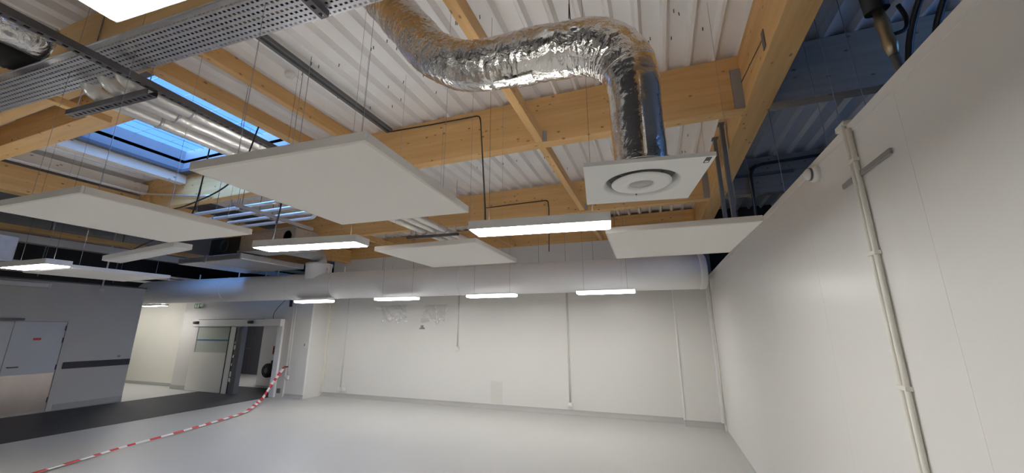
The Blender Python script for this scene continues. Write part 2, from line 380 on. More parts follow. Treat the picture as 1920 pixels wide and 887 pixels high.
# steel hangers where timbers meet
def bracket(name_lbl, x0, x1, y0, y1, z0, z1, parent_obj):
    o = MB().box(x0, x1, y0, y1, z0, z1, .002).box(x0, x1, y0 - .004, y0 - .0005, z0 - .012, z1 - .01).build('joist_hanger', 'hanger')
    o.parent = parent_obj; o.matrix_parent_inverse = Matrix.Translation(-Vector(parent_obj.location)); return o
bracket('', BX0 - .085, BX0 - .001, 3.700, 3.722, 3.80, 4.20, b1)
bracket('', BX0 - .085, BX0 - .001, 6.360, 6.382, 3.80, 4.20, b2)
for (yy, bb) in ((3.70, b1), (6.36, b2)):
    bracket('', -1.018, -.975, yy, yy + .022, 3.80, 3.92, bb)
o = MB().box(BX0 - .006, BX0, 2.93, 2.99, 3.84, 3.99, .001).tube([(BX0 - .004, 2.96, 3.93), (BX0 - .004, 3.70, 4.05)], .004, 6).build('tie_plate', 'galv_dark')
o.parent = big; o.matrix_parent_inverse = Matrix.Translation(-Vector(big.location))
# two grey posts against the beam's left side
GP = 'grey steel posts by the lengthwise beam'
for (yy, z1, lbl) in ((4.62, 4.12, 'right'), (5.12, 4.18, 'left')):
    o = MB().box(-.02, .02, -.035, .035, 2.86, z1, .003).box(-.034, .034, -.045, .045, z1 - .012, z1).build('steel_post', 'grey_steel'); o.location = (BX0 - .045, yy, 0)
    tag(o, f'dark grey steel upright against the lengthwise beam, {lbl} of the pair', 'post', GP)

# ------------------------------------------------------------------ hung acoustic panels
ZP = 2.5
def acoustic(label, cx, cy, sx, sy, rz, z=ZP, th=.042, wires=True):
    t = thing('acoustic_panel', label, 'ceiling panel', (cx, cy, z), rz, 'white acoustic panels hung on wires')
    MB().box(-sx / 2 + .012, sx / 2 - .012, -sy / 2 + .012, sy / 2 - .012, -.0015, th - .004).build('panel_face', 'panel', t)
    b = MB()
    for (x0, x1, y0, y1) in ((-sx / 2, sx / 2, -sy / 2, -sy / 2 + .014), (-sx / 2, sx / 2, sy / 2 - .014, sy / 2), (-sx / 2, -sx / 2 + .014, -sy / 2 + .014, sy / 2 - .014), (sx / 2 - .014, sx / 2, -sy / 2 + .014, sy / 2 - .014)):
        b.box(x0, x1, y0, y1, 0, th, .003)
    b.build('panel_frame', 'panel_edge', t)
    for (ax, ay) in ((-1, -1), (-1, 1), (1, -1), (1, 1)):
        MB().tube([(ax * (sx / 2 - .12), ay * (sy / 2 - .12), th - .006), (ax * (sx / 2 - .12), ay * (sy / 2 - .12), ZD - z + .055)], .0012, 6).build('suspension_wire', 'wire', t)
    return t
acoustic('largest looking white acoustic panel, hung in the middle foreground below the first cross beam', -1.49, 1.52, .95, .98, R(3))
acoustic('white acoustic panel at the left edge, hung under the rooflight', -3.28, 1.46, .92, .97, R(2.5))
acoustic('white acoustic panel behind the foreground panel, just above the long white duct', -1.885, 3.32, 1.03, 1.03, R(.5))
acoustic('white acoustic panel at right, reaching the top of the right wall', .185, 3.44, 1.03, 1.14, R(1.5))
acoustic('far left white acoustic panel seen nearly edge on beside a lit lamp', -6.97, 2.88, 1.1, 1.02, 0)

# ------------------------------------------------------------------ linear luminaires
def lamp(label, cx, cy, rz, L=1.0, W=.22, z=2.5, h=.062, lit=True, cable=None, roll=0., wires=True, wrap=False):
    t = thing('linear_lamp', label, 'lamp', (cx, cy, z), rz, 'hung linear ceiling lamps')
    b = MB(); g = .012
    b.box(-L / 2, L / 2, -W / 2, -W / 2 + g, 0, h, .002).box(-L / 2, L / 2, W / 2 - g, W / 2, 0, h, .002).box(-L / 2, -L / 2 + g, -W / 2 + g, W / 2 - g, 0, h).box(L / 2 - g, L / 2, -W / 2 + g, W / 2 - g, 0, h)
    b.box(-L / 2 + g, L / 2 - g, -W / 2 + g, W / 2 - g, h - .008, h - .001)
    b.build('housing', 'white', t)
    if wrap: MB().box(-L / 2 - .002, L / 2 + .002, -W / 2 - .002, W / 2 + .002, -.003, h - .012, .006).build('side_diffuser', 'led_soft', t)
    MB().box(-L / 2 + g, L / 2 - g, -W / 2 + g, W / 2 - g, -.005, .012).build('diffuser', 'led' if lit else 'led_off', t)
    if lit and not wrap: MB().box(-L / 2 + .06, L / 2 - .06, -.04, .04, h - .002, h + .006).build('added_uplight', 'led_added', t)  # glowing strip added on the unseen lamp top to lift the roof
    if wires:
        for ax in (-1, 1): MB().tube([(ax * (L / 2 - .12), 0, h - .004), (ax * (L / 2 - .12), 0, ZD - z + .055)], .0013, 6).build('suspension_wire', 'cable', t)
    if cable:
        q = Matrix.Rotation(-rz, 3, 'Z')
        MB().tube(smooth([q @ (Vector(p) - Vector((cx, cy, z))) for p in cable], 8), .0065, 8).build('power_cable', 'cable', t)
    if roll: t.rotation_euler = (0, roll, rz)
    return t
lamp('lit linear lamp hung in front of the second cross beam, right of centre', -.745, 2.57, R(6.5), 1.0, .235)
lamp('lit linear lamp hung left of centre, in front of the metal duct elbow', -2.80, 2.46, R(7.5), 1.03, .20,
     cable=[(-3.22, 2.40, 2.555), (-3.218, 2.42, 2.62), (-3.205, 2.44, 2.9), (-3.20, 2.46, 3.41)])
lamp('big bright lamp overhead at the top left of the picture', -.63, .308, R(4), 1.0, .23)
lamp('lit linear lamp at the far left edge beside an acoustic panel', -6.72, 2.2, R(3), .9, .22)
lamp('switched off linear lamp hanging tilted, one end higher than the other', -4.62, 2.2, R(3), 1.0, .16, z=2.50, h=.05, lit=False, roll=R(-4.5),
     cable=[(-5.0, 2.18, 2.545), (-4.6, 2.16, 2.60), (-4.3, 2.17, 2.64), (-4.18, 2.22, 2.70), (-4.15, 2.3, 3.0), (-4.2, 2.4, 4.0)], wires=False)
ROW = 'lit linear ceiling lamps in the rear row'
for (x, lbl) in ((-.83, 'rightmost small lit lamp below the long white duct, near the right pier'), (-3.03, 'small lit lamp below the duct, second from the right, over the middle wall conduit'),
                 (-5.27, 'small lit lamp below the duct, third from the right, over the left plastic film'), (-7.62, 'small lit lamp partly hidden below the duct above the left pier')):
    lamp(lbl, x, 7.0, R(1), 1.0, .235, z=2.42, h=.06, wrap=True)
lamp('small lit lamp under the left end of the long white duct', -14.2, 7.25, R(1), .9, .2, z=2.48, h=.05, wires=True)
# unseen lamps added for more light, continuing the grid out of view
for (x, y) in ((-3.3, -2.0), (-4.85, .2)):
    lamp('added unseen linear lamp continuing the ceiling grid out of view', x, y, R(4), 1.0, .23)

# ------------------------------------------------------------------ long white duct
DY, DK, DZ, DR = 7.68, .065, 2.823, .315
def dpt(x): return Vector((x, DY + DK * x, DZ))
wd = thing('air_duct', 'long white round ventilation duct running along the back of the room', 'duct', dpt(-6.))
q = -wd.location
ax = Vector((1, DK, 0)).normalized()
pts, rr = [], []
for k in range(9):
    a = k / 8 * PI / 2; pts.append(dpt(-13.65) - ax * (.26 * math.cos(a)) + q); rr.append(max(.002, DR * math.sin(a) ** .8))
for k in range(1, 40): pts.append(dpt(-13.65 + (.78 + 13.65) * k / 39) + q); rr.append(DR)
MB().tube(pts, rr, 48).build('duct_shell', 'duct_white', wd)
MB().tube([dpt(.76) + q, dpt(.78) + q, dpt(.80) + q, dpt(.86) + q, dpt(.88) + q, dpt(.881) + q], [DR, DR + .012, DR + .008, DR + .004, DR - .02, .01], 48).build('end_cap', 'white', wd)
for x in (-8.45, -7.15, -10.6, -3.9, -.6):
    MB().tube([dpt(x - .02) + q, dpt(x - .012) + q, dpt(x + .012) + q, dpt(x + .02) + q], [DR, DR + .006, DR + .006, DR], 48, caps=False).build('joint_ring', 'duct_white', wd)
TX = -7.78
MB().lathe([(.29, .0), (.30, .32), (.31, .34), (.31, .39), (.28, .395)], dpt(TX) + q + Vector((0, 0, .16)), 40).build('branch_collar', 'duct_white', wd)
for x in (-12.8, -11.6, -10.2, -9.3, -8.9, -7.4, -6.9, -5.6, -4.2, -2.7, -1.7, -.7, .1):
    MB().box(-.012, .012, -.01, .01, 0, .14, .002).build('hanger_tab', 'plastic', wd).location = dpt(x) + q + Vector((0, -.12, DR - .035))
for x in (-5.9, -5.1, -4.3, -2.2, -1.65, -1.1, -.65):
    MB().tube([dpt(x) + q + Vector((0, -.05, DR - .01)), dpt(x) + q + Vector((0, -.05, ZD - DZ + .055))], .004, 6).build('suspension_wire', 'wire', wd)
# spiral steel elbow and plenum box that feed it
el = thing('duct_elbow', 'shiny spiral steel duct elbow rising from the white duct branch', 'duct', dpt(TX))
q = -el.location
path = dense(fillet([dpt(TX) + Vector((0, 0, .53)), dpt(TX) + Vector((0, 0, .80)), (-7.45, 6.12, 3.55), (-7.35, 5.86, 3.52)], .3, 10), .05)
MB().tube([p + q for p in path], .17, 32).build('elbow_pipe', 'galv', el)
for i in range(2, len(path) - 2, 5):
    MB().tube([path[i] + q, path[i].lerp(path[i + 1], .3) + q], .176, 32, caps=False).build('spiral_seam', 'galv', el)
pb = thing('plenum_box', 'grey sheet metal air box with a round port, behind the lit lamp left of centre', 'air box', (-7., 5.55, 3.3))
bb = MB().box(-.98, .55, -.25, .3, .05, .43, .012).build('box_body', 'galv', pb)
MB().lathe([(.11, 0), (.115, -.006), (.11, -.012), (.102, -.006), (.102, 0)], (.35, -.252, .27), 32, 'y').build('round_port', 'galv_dark', bb)
MB().box(-2.0, -1.02, -.2, .25, .04, .40, .02).lathe([(.05, -.03), (.13, -.03), (.13, 0)], (-1.5, -.2, .22), 24, 'y').build('fan_unit', 'black', pb)
MB().box(-1.0, .57, -.27, -.25, .03, .07).box(-1.0, .57, -.27, -.25, .41, .45).build('flange', 'galv', pb)
pb2 = tag(MB().box(-9.9, -7.9, 5.3, 6.85, 3.20, 3.33, .02).box(-9.0, -8.95, 5.28, 6.87, 3.18, 3.345).build('rectangular_duct', 'galv'), 'wide flat grey sheet metal duct above the left part of the white duct', 'duct')
for i, (x0, x1, zz) in enumerate(((-4.9, -4.2, 3.20), (-4.05, -3.3, 3.19))): pass
ld = tag(MB().box(-9.6, -8.7, 1.0, 2.62, 2.75, 3.12, .01).build('duct_box', 'galv'), 'blue lit sheet metal duct box at the extreme left edge', 'duct')

# ------------------------------------------------------------------ foil covered duct with square diffuser
sd = thing('foil_duct', 'bent silver foil wrapped flexible duct dropping to the square diffuser', 'duct', (-.02, 1.75, 2.6))
q = Vector((.02, -1.75, -2.6))
cl = fillet([(-1.88, 1.75, 4.40), (-1.05, 1.75, 3.295), (-.02, 1.745, 3.225), (-.018, 1.76, 2.53)], .30, 16)
cl = dense(cl, .006)
Ltot = len(cl)
def crinkle(p, d, i):
    n1 = noise.noise(p * 5.5)
    arc = i * .006                                        # folds run round the sleeve
    ang = math.atan2(d.z, d.x * .7 + d.y * .7)
    r1 = 1 - 2 * abs(noise.noise(Vector((arc * 22, ang * 1.3, 3.1))))
    r2 = 1 - 2 * abs(noise.noise(Vector((arc * 47, ang * 3.4, 7.7))))
    r3 = noise.noise(p * 60)
    amp = .3 if i > Ltot - 100 else 1.
    return n1 * .009 + amp * (r1 * .0042 + r2 * .0026 + r3 * .0011)
rad = []
for i, p in enumerate(cl):
    s = i / (Ltot - 1); rad.append(.137 if p.z > 3.15 else .137 - .017 * min(1, (3.15 - p.z) / .3))
kd = next(i for i, p in enumerate(cl) if i > Ltot // 2 and p.z < 3.04)
MB().tube([p + q for p in cl[:kd + 1]], rad[:kd + 1], 110, disp=crinkle).build('foil_sleeve', 'foil', sd)
MB().tube([p + q for p in cl[kd:]], rad[kd:], 110, disp=lambda p, d, i: crinkle(p, d, i + kd) if i < 3 else crinkle(p, d, i + kd) * max(.35, 1 - (i - 3) / 40)).build('drop_sleeve', 'foil_smooth', sd)
MB().tube([Vector((-.018 + .03, 1.76 - .124, 2.54)) + q, Vector((-.018 + .03, 1.76 - .126, 3.1)) + q], .006, 6).build('seam', 'foil', sd)
b = MB().tube([Vector((-.31, 1.75, 3.39)) + q, Vector((-.315, 1.75, 3.55)) + q, Vector((-.31, 1.75, ZD + .055)) + q], .0022, 6).tube([Vector((-.31, 1.70, 3.40)) + q, Vector((-.313, 1.73, 3.52)) + q], .0028, 6)
b.build('hanger_wire', 'cable', sd)
MB().box(-.60, -.52, 1.69, 1.75, 3.112, 3.120, .002).box(-.74, -.67, 1.69, 1.75, 3.116, 3.125, .002).box(-.67, -.60, 1.70, 1.74, 3.115, 3.122).build('tape_end', 'foil', sd).location = q

ad = thing('air_diffuser', 'white square ceiling air diffuser with round disc under the silver duct', 'air vent', (-.022, 1.90, 2.5), R(8))
# plate with pressed round recess
b = MB(); hs = .272; seg = 64; rings = []
def sq(a):
    c, s = math.cos(a), math.sin(a); k = hs / max(abs(c), abs(s)); return (c * k, s * k)
prof = [(.186, 0), (.176, .006), (.168, .024), (.165, .055)]
outer = [b.bm.verts.new((*sq(2 * PI * k / seg), 0)) for k in range(seg)]
rings = [outer] + [[b.bm.verts.new((r * math.cos(2 * PI * k / seg), r * math.sin(2 * PI * k / seg), h)) for k in range(seg)] for (r, h) in prof]
for r0, r1 in zip(rings, rings[1:]):
    for k in range(seg):
        f = b.bm.faces.new((r0[k], r0[(k + 1) % seg], r1[(k + 1) % seg], r1[k])); f.smooth = r0 is not outer
up = [b.bm.verts.new((v.co.x, v.co.y, .018)) for v in outer]
for k in range(seg): b.bm.faces.new((outer[k], up[k], up[(k + 1) % seg], outer[(k + 1) % seg]))
b.build('face_plate', 'white', ad)
cd = MB().lathe([(.0, .012), (.058, .012), (.063, .000), (.075, -.006), (.128, .0), (.142, .006), (.143, .010), (.13, .016), (.0, .024)], (0, 0, -.004), 48).build('centre_disc', 'white', ad)
MB().lathe([(.0, .0), (.056, .0), (.056, .006), (.0, .006)], (0, 0, .001), 40).build('core', 'core_grey', cd)
MB().lathe([(.166, .05), (.166, .09), (.125, .10), (.122, .14), (.0, .141)], (0, 0, 0), 48).build('neck', 'grey_steel', ad)
MB().tube([(-.01, .148, .02), (-.01, .148, -.004)], .004, 6).build('spacer', 'galv_dark', ad)
lb = MB().box(.235, .257, -.262, -.205, -.0012, .0, 0).build('sticker', 'label', ad)
MB().box(.239, .253, -.226, -.212, -.0016, -.001).build('sticker_print', 'white', lb)

# ------------------------------------------------------------------ perforated cable tray and strut rails
tr = thing('cable_tray', 'wide perforated steel cable tray crossing the top left of the picture', 'cable tray', (-1.1, 1.24, 3.5), R(2.9))
b = MB(); wid, ny, pit = .215, 7, .034
nx = int(4.9 / .034); cy = wid / ny
cache = {}
def vv(x, y, z):
    k = (round(x, 4), round(y, 4), round(z, 4))
    if k not in cache: cache[k] = b.bm.verts.new((x, y, z))
    return cache[k]
def cell(x0, x1, u0, u1, fn, hx, hu, ox=0.):
    xa, xb = x0 + (x1 - x0) * (1 - hx) / 2 , x1 - (x1 - x0) * (1 - hx) / 2
    ua, ub = u0 + (u1 - u0) * (1 - hu) / 2, u1 - (u1 - u0) * (1 - hu) / 2
    X = [x0, xa, xb, x1]; Uu = [u0, ua, ub, u1]
    for i in range(3):
        for j in range(3):
            if i == 1 and j == 1: continue
            b.bm.faces.new((vv(*fn(X[i], Uu[j])), vv(*fn(X[i + 1], Uu[j])), vv(*fn(X[i + 1], Uu[j + 1])), vv(*fn(X[i], Uu[j + 1]))))
for i in range(nx):
    x1 = .85 - i * pit; x0 = x1 - pit
    for j in range(ny): cell(x0, x1, -wid / 2 + j * cy, -wid / 2 + (j + 1) * cy, lambda x, u: (x, u, 0), .56, .44)
    for s in (-1, 1):
        cell(x0, x1, .0, .022, lambda x, u, s=s: (x, s * wid / 2, u), .5, .45)
        cell(x0, x1, .022, .06, lambda x, u, s=s: (x, s * wid / 2, u), .01, .01)
b.build('tray_body', 'galv', tr, solid=.0022)
for s in (-1, 1): MB().box(.85 - nx * pit, .85, s * wid / 2 - .006, s * wid / 2 + .006, .06, .07, .002).build('tray_lip', 'galv', tr)
b = MB()
for k in range(9): b.tube(smooth([(-4.0 + .02 * k, -.08 + .02 * k, .012), (-2.5, -.08 + .021 * k + random.uniform(-.01, .01), .014), (-1.2, -.08 + .02 * k, .012), (.8, -.08 + .02 * k + random.uniform(-.01, .01), .013)], 6), .0075, 6)
b.build('cable_bundle', 'cable', tr)

def strut(label, p, q, w=.041, h=.041, m='galv_dark'):
    p, q = Vector(p), Vector(q); L = (q - p).length
    t = thing('strut_rail', label, 'rail', p, 0, 'slotted steel support rails')
    t.rotation_euler = (q - p).to_track_quat('X', 'Z').to_euler()
    b = MB(); e = .0028
    n = max(2, int(L / .05))
    # bottom with slots: C channel
    for i in range(n):
        x0, x1 = L * i / n, L * (i + 1) / n; xm = (x1 - x0) * .26
        b.box(x0, x0 + xm, -w / 2, w / 2, 0, e).box(x1 - xm, x1, -w / 2, w / 2, 0, e).box(x0 + xm, x1 - xm, -w / 2, -w / 5, 0, e).box(x0 + xm, x1 - xm, w / 5, w / 2, 0, e)
    b.box(0, L, -w / 2, -w / 2 + e, e, h).box(0, L, w / 2 - e, w / 2, e, h).box(0, L, -w / 2 + e, -w / 4, h - e, h).box(0, L, w / 4, w / 2 - e, h - e, h)
    b.build('channel', m, t)
    for xx in (min(.06, L * .2), L - min(.06, L * .2)): MB().tube([(xx, 0, .004), (xx, 0, ZD - p.z + .055)], .0032, 8).build('threaded_rod', 'wire', t)
    return t
strut('long slotted steel rail running under the perforated tray at left', (-3.06, .30, 3.40), (-3.20, 2.52, 3.40), .05, .045)
strut('short slotted rail carrying the pale pipes just beyond the perforated tray', (-4.02, 1.27, 3.355), (-3.12, 1.32, 3.355), .06)
strut('short slotted rail under the pale pipes near the big white panel', (-3.85, 2.33, 3.355), (-2.92, 2.36, 3.355), .05)
strut('steel bracket rail holding up the end of the perforated tray near the silver duct', (-1.56, .55, 3.452), (-1.57, 1.29, 3.452), .05)
strut('thin slotted rail below the four bright pipes at left', (-4.85, 3.05, 3.30), (-4.95, 4.35, 3.30), .045, m='galv')
strut('slotted rail under the pale pipes further back, left of the middle panel', (-4.05, 5.55, 3.35), (-3.05, 5.6, 3.35), .05)
tag(MB().box(-3.13, -3.095, 1.465, 3.71, 4.30, 4.345).box(-3.07, -3.045, 1.465, 3.71, 4.31, 4.345).build('cable_channel', 'grey_steel'), 'pair of dark metal rails fixed under the white roof deck', 'rail')
sp = thing('smoke_detector', 'small round white detector under the deck beside the dark metal rails', 'detector', (-3.33, 2.42, ZD))
hs_ = MB().lathe([(.0, -.05), (.03, -.05), (.045, -.035), (.05, 0)], (0, 0, 0), 24).build('housing', 'plastic', sp)
MB().lathe([(.0, -.058), (.012, -.057), (.014, -.05)], (0, 0, 0), 16).build('lens', 'plastic', hs_)

# ------------------------------------------------------------------ pipes
GPi = 'pale insulated pipes running lengthwise'
for i, (x, z) in enumerate(((-3.30, 3.455), (-3.49, 3.46), (-3.70, 3.455))):
    lbl = ('rightmost of the three pale insulated pipes beside the rooflight', 'middle of the three pale insulated pipes beside the rooflight', 'leftmost of the three pale insulated pipes beside the rooflight')[i]
    t = thing('insulated_pipe', lbl, 'pipe', (x, 1.2, z), 0, GPi)
    p = fillet([(0, .0, .18), (0, .02, 0), (0, 7.2, 0)], .10, 8)
    def lump(P, d, k): return noise.noise(P * 6) * .004
    MB().tube(dense(p, .12), .052, 16, disp=lump).build('insulation', 'pipe_white', t)
    for yy in (.45, 1.9, 3.2, 4.35):
        MB().lathe([(.053, -.012), (.059, -.010), (.059, .010), (.053, .012)], (0, yy, 0), 20, 'y').build('pipe_clamp', 'galv', t)
GPj = 'pale insulated pipe ends turning over the tray'
for i, (x, y) in enumerate(((-3.90, 1.19), (-4.10, 1.17))):
    t = tag(MB().tube(dense(fillet([(x - .34, y - .04, 3.70), (x - .12, y, 3.70), (x + .0, y + .01, 3.64), (x + .01, y + .02, 3.60)], .09, 6), .03), .048, 16).build('pipe_elbow', 'chrome'), ('front bright pipe elbow beside the perforated tray', 'rear bright pipe elbow beside the perforated tray')[i], 'pipe', GPj)
GPx = 'bright pipes running crosswise behind the left panel'
for i in range(4):
    y = 3.40 + .24 * i; x1 = (-4.66, -4.64, -4.7, -4.88)[i]
    t = thing('bright_pipe', ('nearest bright blue lit pipe behind the left white panel', 'second bright pipe behind the left white panel', 'third bright pipe behind the left white panel', 'farthest bright pipe behind the left white panel')[i], 'pipe', (x1, y, 3.42), 0, GPx)
    MB().tube(dense(fillet([(-2.6, 0, 0), (0, 0, 0), (.18, 0, 0), (.26, 0, .10)] if i else [(-2.6, 0, 0), (0, 0, 0), (.12, 0, 0)], .04, 4), .2), .025, 16).build('pipe_run', 'chrome', t)
    for xx in (-.55, -1.5):
        MB().lathe([(.026, -.01), (.032, -.008), (.032, .008), (.026, .01)], (xx, 0, 0), 20, 'x').tube([(xx, 0, .028), (xx, 0, ZD - 3.42 + .055)], .004, 6).build('pipe_clamp', 'galv_dark', t)
tag(MB().tube(dense(fillet([(-8.12, 1.47, 4.075), (-8.12, 3.66, 4.075), (-6.7, 3.69, 3.86), (-6.4, 3.69, 3.84)], .08, 6), .3), .014, 10).build('conduit_tube', 'chrome'), 'thin bright conduit along the joist left of the rooflight', 'conduit')
# thin black cable fixed to the first cross beam, top edge, then dropping
tag(MB().tube(dense(fillet([(-3.1, 3.708, 4.31), (-2.4, 3.708, 4.285), (-1.79, 3.708, 4.275), (-1.77, 3.70, 4.17), (-1.46, 3.12, 3.36), (-1.19, 2.60, 2.72), (-1.14, 2.50, 2.555)], .05, 6), .06), .0075, 8).build('hanging_cable', 'cable'), 'thin black cable along the first cross beam dropping to the lit lamp right of centre', 'cable')
tag(MB().tube(dense(fillet([(-2.9, 6.368, 4.05), (-1.68, 6.368, 4.06), (-1.66, 6.36, 3.9), (-1.66, 6.30, 3.1)], .05, 6), .06), .008, 8).build('hanging_cable', 'cable'), 'thin black cable along the second cross beam dropping behind the lit lamp', 'cable')

t = thing('foil_wrapped_pipe', 'thick silver wrapped pipe beside the slotted rail at the top left corner', 'duct', (-3.84, .3, 3.74))
def lump2(P, d, k): return noise.noise(P * 7) * .007 + noise.noise(P * 22) * .003
MB().tube(dense([(0, -1.6, 0), (0, .72, 0)], .03), .125, 40, disp=lump2).build('sleeve', 'foil', t)
MB().tube([(0, .30, 0), (0, .31, 0), (0, .35, 0), (0, .36, 0)], [.128, .136, .136, .128], 40, caps=False).build('strap', 'galv_dark', t)
t = thing('flexible_hose', 'black flexible hose beside the silver wrapped pipe, top left corner', 'hose', (-4.22, .3, 3.68))
MB().tube(dense([(0, -1.2, 0), (0, .45, 0), (.05, .8, .05)], .012), .10, 24, disp=lambda P, d, k: .006 * (k % 2)).build('hose_body', 'black', t)
tag(MB().tube(smooth([(-5.6, 1.99, 3.0), (-4.75, 1.95, 2.78), (-4.06, 1.93, 2.80), (-3.6, 1.93, 2.82), (-3.1, 1.93, 2.98), (-2.95, 1.95, 3.42)], 8), .006, 8).build('hanging_cable', 'cable'), 'thin black cable swagged above the left white panel', 'cable')
# ------------------------------------------------------------------ void beyond the right wall
vp = thing('insulated_pipe', 'black insulated pipe with a valve hanging beyond the right wall top', 'pipe', (1.45, 2.7, 4.2))
def V(p): return Vector(p) - Vector((1.45, 2.7, 4.2))
MB().tube([V((1.38, 2.62, 4.34)), V((1.43, 2.66, 3.92)), V((1.45, 2.68, 3.74))], .062, 20).build('insulation', 'black', vp)
vb = MB().tube([V((1.452, 2.68, 3.74)), V((1.463, 2.685, 3.64)), V((1.47, 2.69, 3.56)), V((1.475, 2.69, 3.50)), V((1.48, 2.69, 3.42))], [.026, .036, .030, .038, .024], 14).build('valve_body', 'brass', vp)
MB().tube(smooth([V((1.475, 2.69, 3.56)), V((1.56, 2.69, 3.58)), V((1.58, 2.69, 3.66)), V((1.56, 2.69, 3.76))], 5), .012, 8).build('valve_lever', 'black', vb)
MB().tube(smooth([V((1.48, 2.69, 3.42)), V((1.49, 2.69, 3.30)), V((1.52, 2.69, 3.1)), V((1.53, 2.69, 2.6))], 5), .022, 10).build('lower_pipe', 'grey_steel', vp)
GC = 'dark conduits in the void beyond the right wall'
for (x, lbl) in ((1.86, 'left dark conduit at the top right, beyond the right wall'), (2.0, 'right dark conduit at the top right, beyond the right wall')):
    tag(MB().tube(smooth([(x + .1, 2.2, 4.33), (x + .05, 2.75, 4.2), (x, 3.2, 3.8), (x - .02, 3.4, 2.9)], 6), .022, 10).build('conduit_tube', 'cable'), lbl, 'conduit', GC)
tag(MB().tube(dense(fillet([(2.6, 6.34, 4.26), (1.60, 6.34, 4.22), (1.50, 6.34, 4.14), (1.46, 6.3, 2.85)], .12, 6), .1), .022, 10).build('hanging_cable', 'cable'), 'thick black cable bending down beside the lengthwise beam, beyond the right wall', 'cable')
tag(MB().box(1.15, 2.05, 6.34, 6.375, 4.05, 4.09, .004).build('perforated_strap', 'galv_dark'), 'dark metal strap on the far beam right of the lengthwise beam', 'strap')
GW = 'thin steel hanging wires in the right void'
for i, (x, y, zb) in enumerate(((1.30, 3.1, 2.9), (1.56, 3.3, 2.9), (1.38, 3.55, 2.95), (1.35, 4.6, 2.9), (1.22, 5.3, 2.9))):
    tag(MB().tube([(x, y, ZD + .055), (x + .02, y, zb + .5), (x + .02, y, zb)], .003, 6).build('hanging_wire', 'wire'),
        ('thin wire right of the lengthwise beam near the black pipe', 'thin wire just left of the black pipe valve', 'thin wire hanging in front of the shadowed cross beam', 'curved pale wire in the void above the round sounder', 'thin wire in the dark void close to the lengthwise beam')[i], 'wire', GW)
tag(MB().box(.98, 1.1, 8.66, 8.78, 2.83, 3.78, .004).build('steel_column', 'grey_steel'), 'dark steel column end above the rear right corner', 'column')

# ------------------------------------------------------------------ left void above the left wall: framing
GF = 'thin framing rails in the dark gap over the left wall'
for i, (x, z) in enumerate(((-13.9, 3.32), (-14.6, 3.18), (-15.4, 3.4))):
    tag(MB().box(x - .03, x + .03, -2, 12.5, z, z + .05).build('ceiling_rail', 'wallgrey'), ('nearest pale framing rail in the gap over the left wall', 'middle pale framing rail in the gap over the left wall', 'farthest pale framing rail in the gap over the left wall')[i], 'rail', GF)
for i, (y, x) in enumerate(((3.0, -12.9), (4.3, -12.9), (5.6, -12.9))):
    tag(MB().tube([(x, y, ZD + .055), (x, y, 2.95)], .012, 8).build('drop_rod', 'grey_steel'), ('nearest thin drop rod over the left wall', 'second thin drop rod over the left wall', 'third thin drop rod over the left wall')[i], 'rod', 'drop rods over the left wall')
t = thing('batten_lamp', 'unlit pale batten lamp fixed along the top of the left wall', 'lamp', (-13.08, 3.4, 2.72))
MB().box(-.0, .09, -1.2, 1.15, .0, .10, .012).build('lamp_body', 'plastic', t); MB().box(.0, .092, 1.15, 1.19, -.003, .103, .004).build('end_cap', 'white', t)
t = thing('pendant_detector', 'small white detector hanging on a short tube before the left wall', 'detector', (-12.9, 5.42, 2.72))
MB().tube([(0, 0, .04), (0, 0, 1.64)], .016, 10).build('drop_tube', 'plastic', t); MB().lathe([(0, -.02), (.05, -.01), (.06, .02), (.04, .05), (.016, .06)], (0, 0, 0), 20).build('sensor_head', 'plastic', t)

# ------------------------------------------------------------------ right wall fittings
t = thing('conduit_run', 'double cream conduit running down the right wall', 'conduit', (XR, 2.27, 0))
for (y, r, z1) in ((.018, .011, 2.83), (-.022, .012, 2.79)):
    MB().tube(dense([(-.014, y, .02), (-.014, y, z1)], .2), r, 10).build('conduit_tube', 'wallcream', t)
for z in (.6, 1.0, 1.55, 2.15, 2.62): MB().box(-.028, 0, -.038, .034, z - .01, z + .01, .003).build('conduit_clip', 'wallcream', t)
MB().box(-.02, .03, .0, .10, 2.82, 2.85, .004).build('top_hook', 'wallcream', t)
t = thing('alarm_sounder', 'round white alarm sounder mounted near the top of the right wall', 'alarm', (XR, 2.73, 2.735))
hs_ = MB().lathe([(.052, 0), (.052, -.028), (.048, -.032), (.036, -.034), (.034, -.040), (.036, -.046), (.034, -.058), (.022, -.068), (0, -.07)], (0, 0, 0), 32, 'x').build('housing', 'plastic', t)
MB().lathe([(.0365, -.034), (.040, -.035), (.040, -.045), (.0365, -.046)], (0, 0, 0), 32, 'x').build('sounder_slot', 'grey_steel', hs_)
tag(MB().box(XR - .012, XR - .001, 1.975, 2.44, 2.528, 2.556, .003).build('flat_bar', 'grey_mark'), 'short grey flat strip crossing the double conduit on the right wall', 'strip')
t = thing('conduit_run', 'thin cream conduit in the rear right corner', 'conduit', (XR, 8.30, 0))
MB().tube([(-.014, 0, .12), (-.014, 0, 2.86)], .012, 10).build('conduit_tube', 'wallcream', t); MB().box(-.03, 0, -.02, .02, .03, .13, .005).build('end_fitting', 'plastic', t)

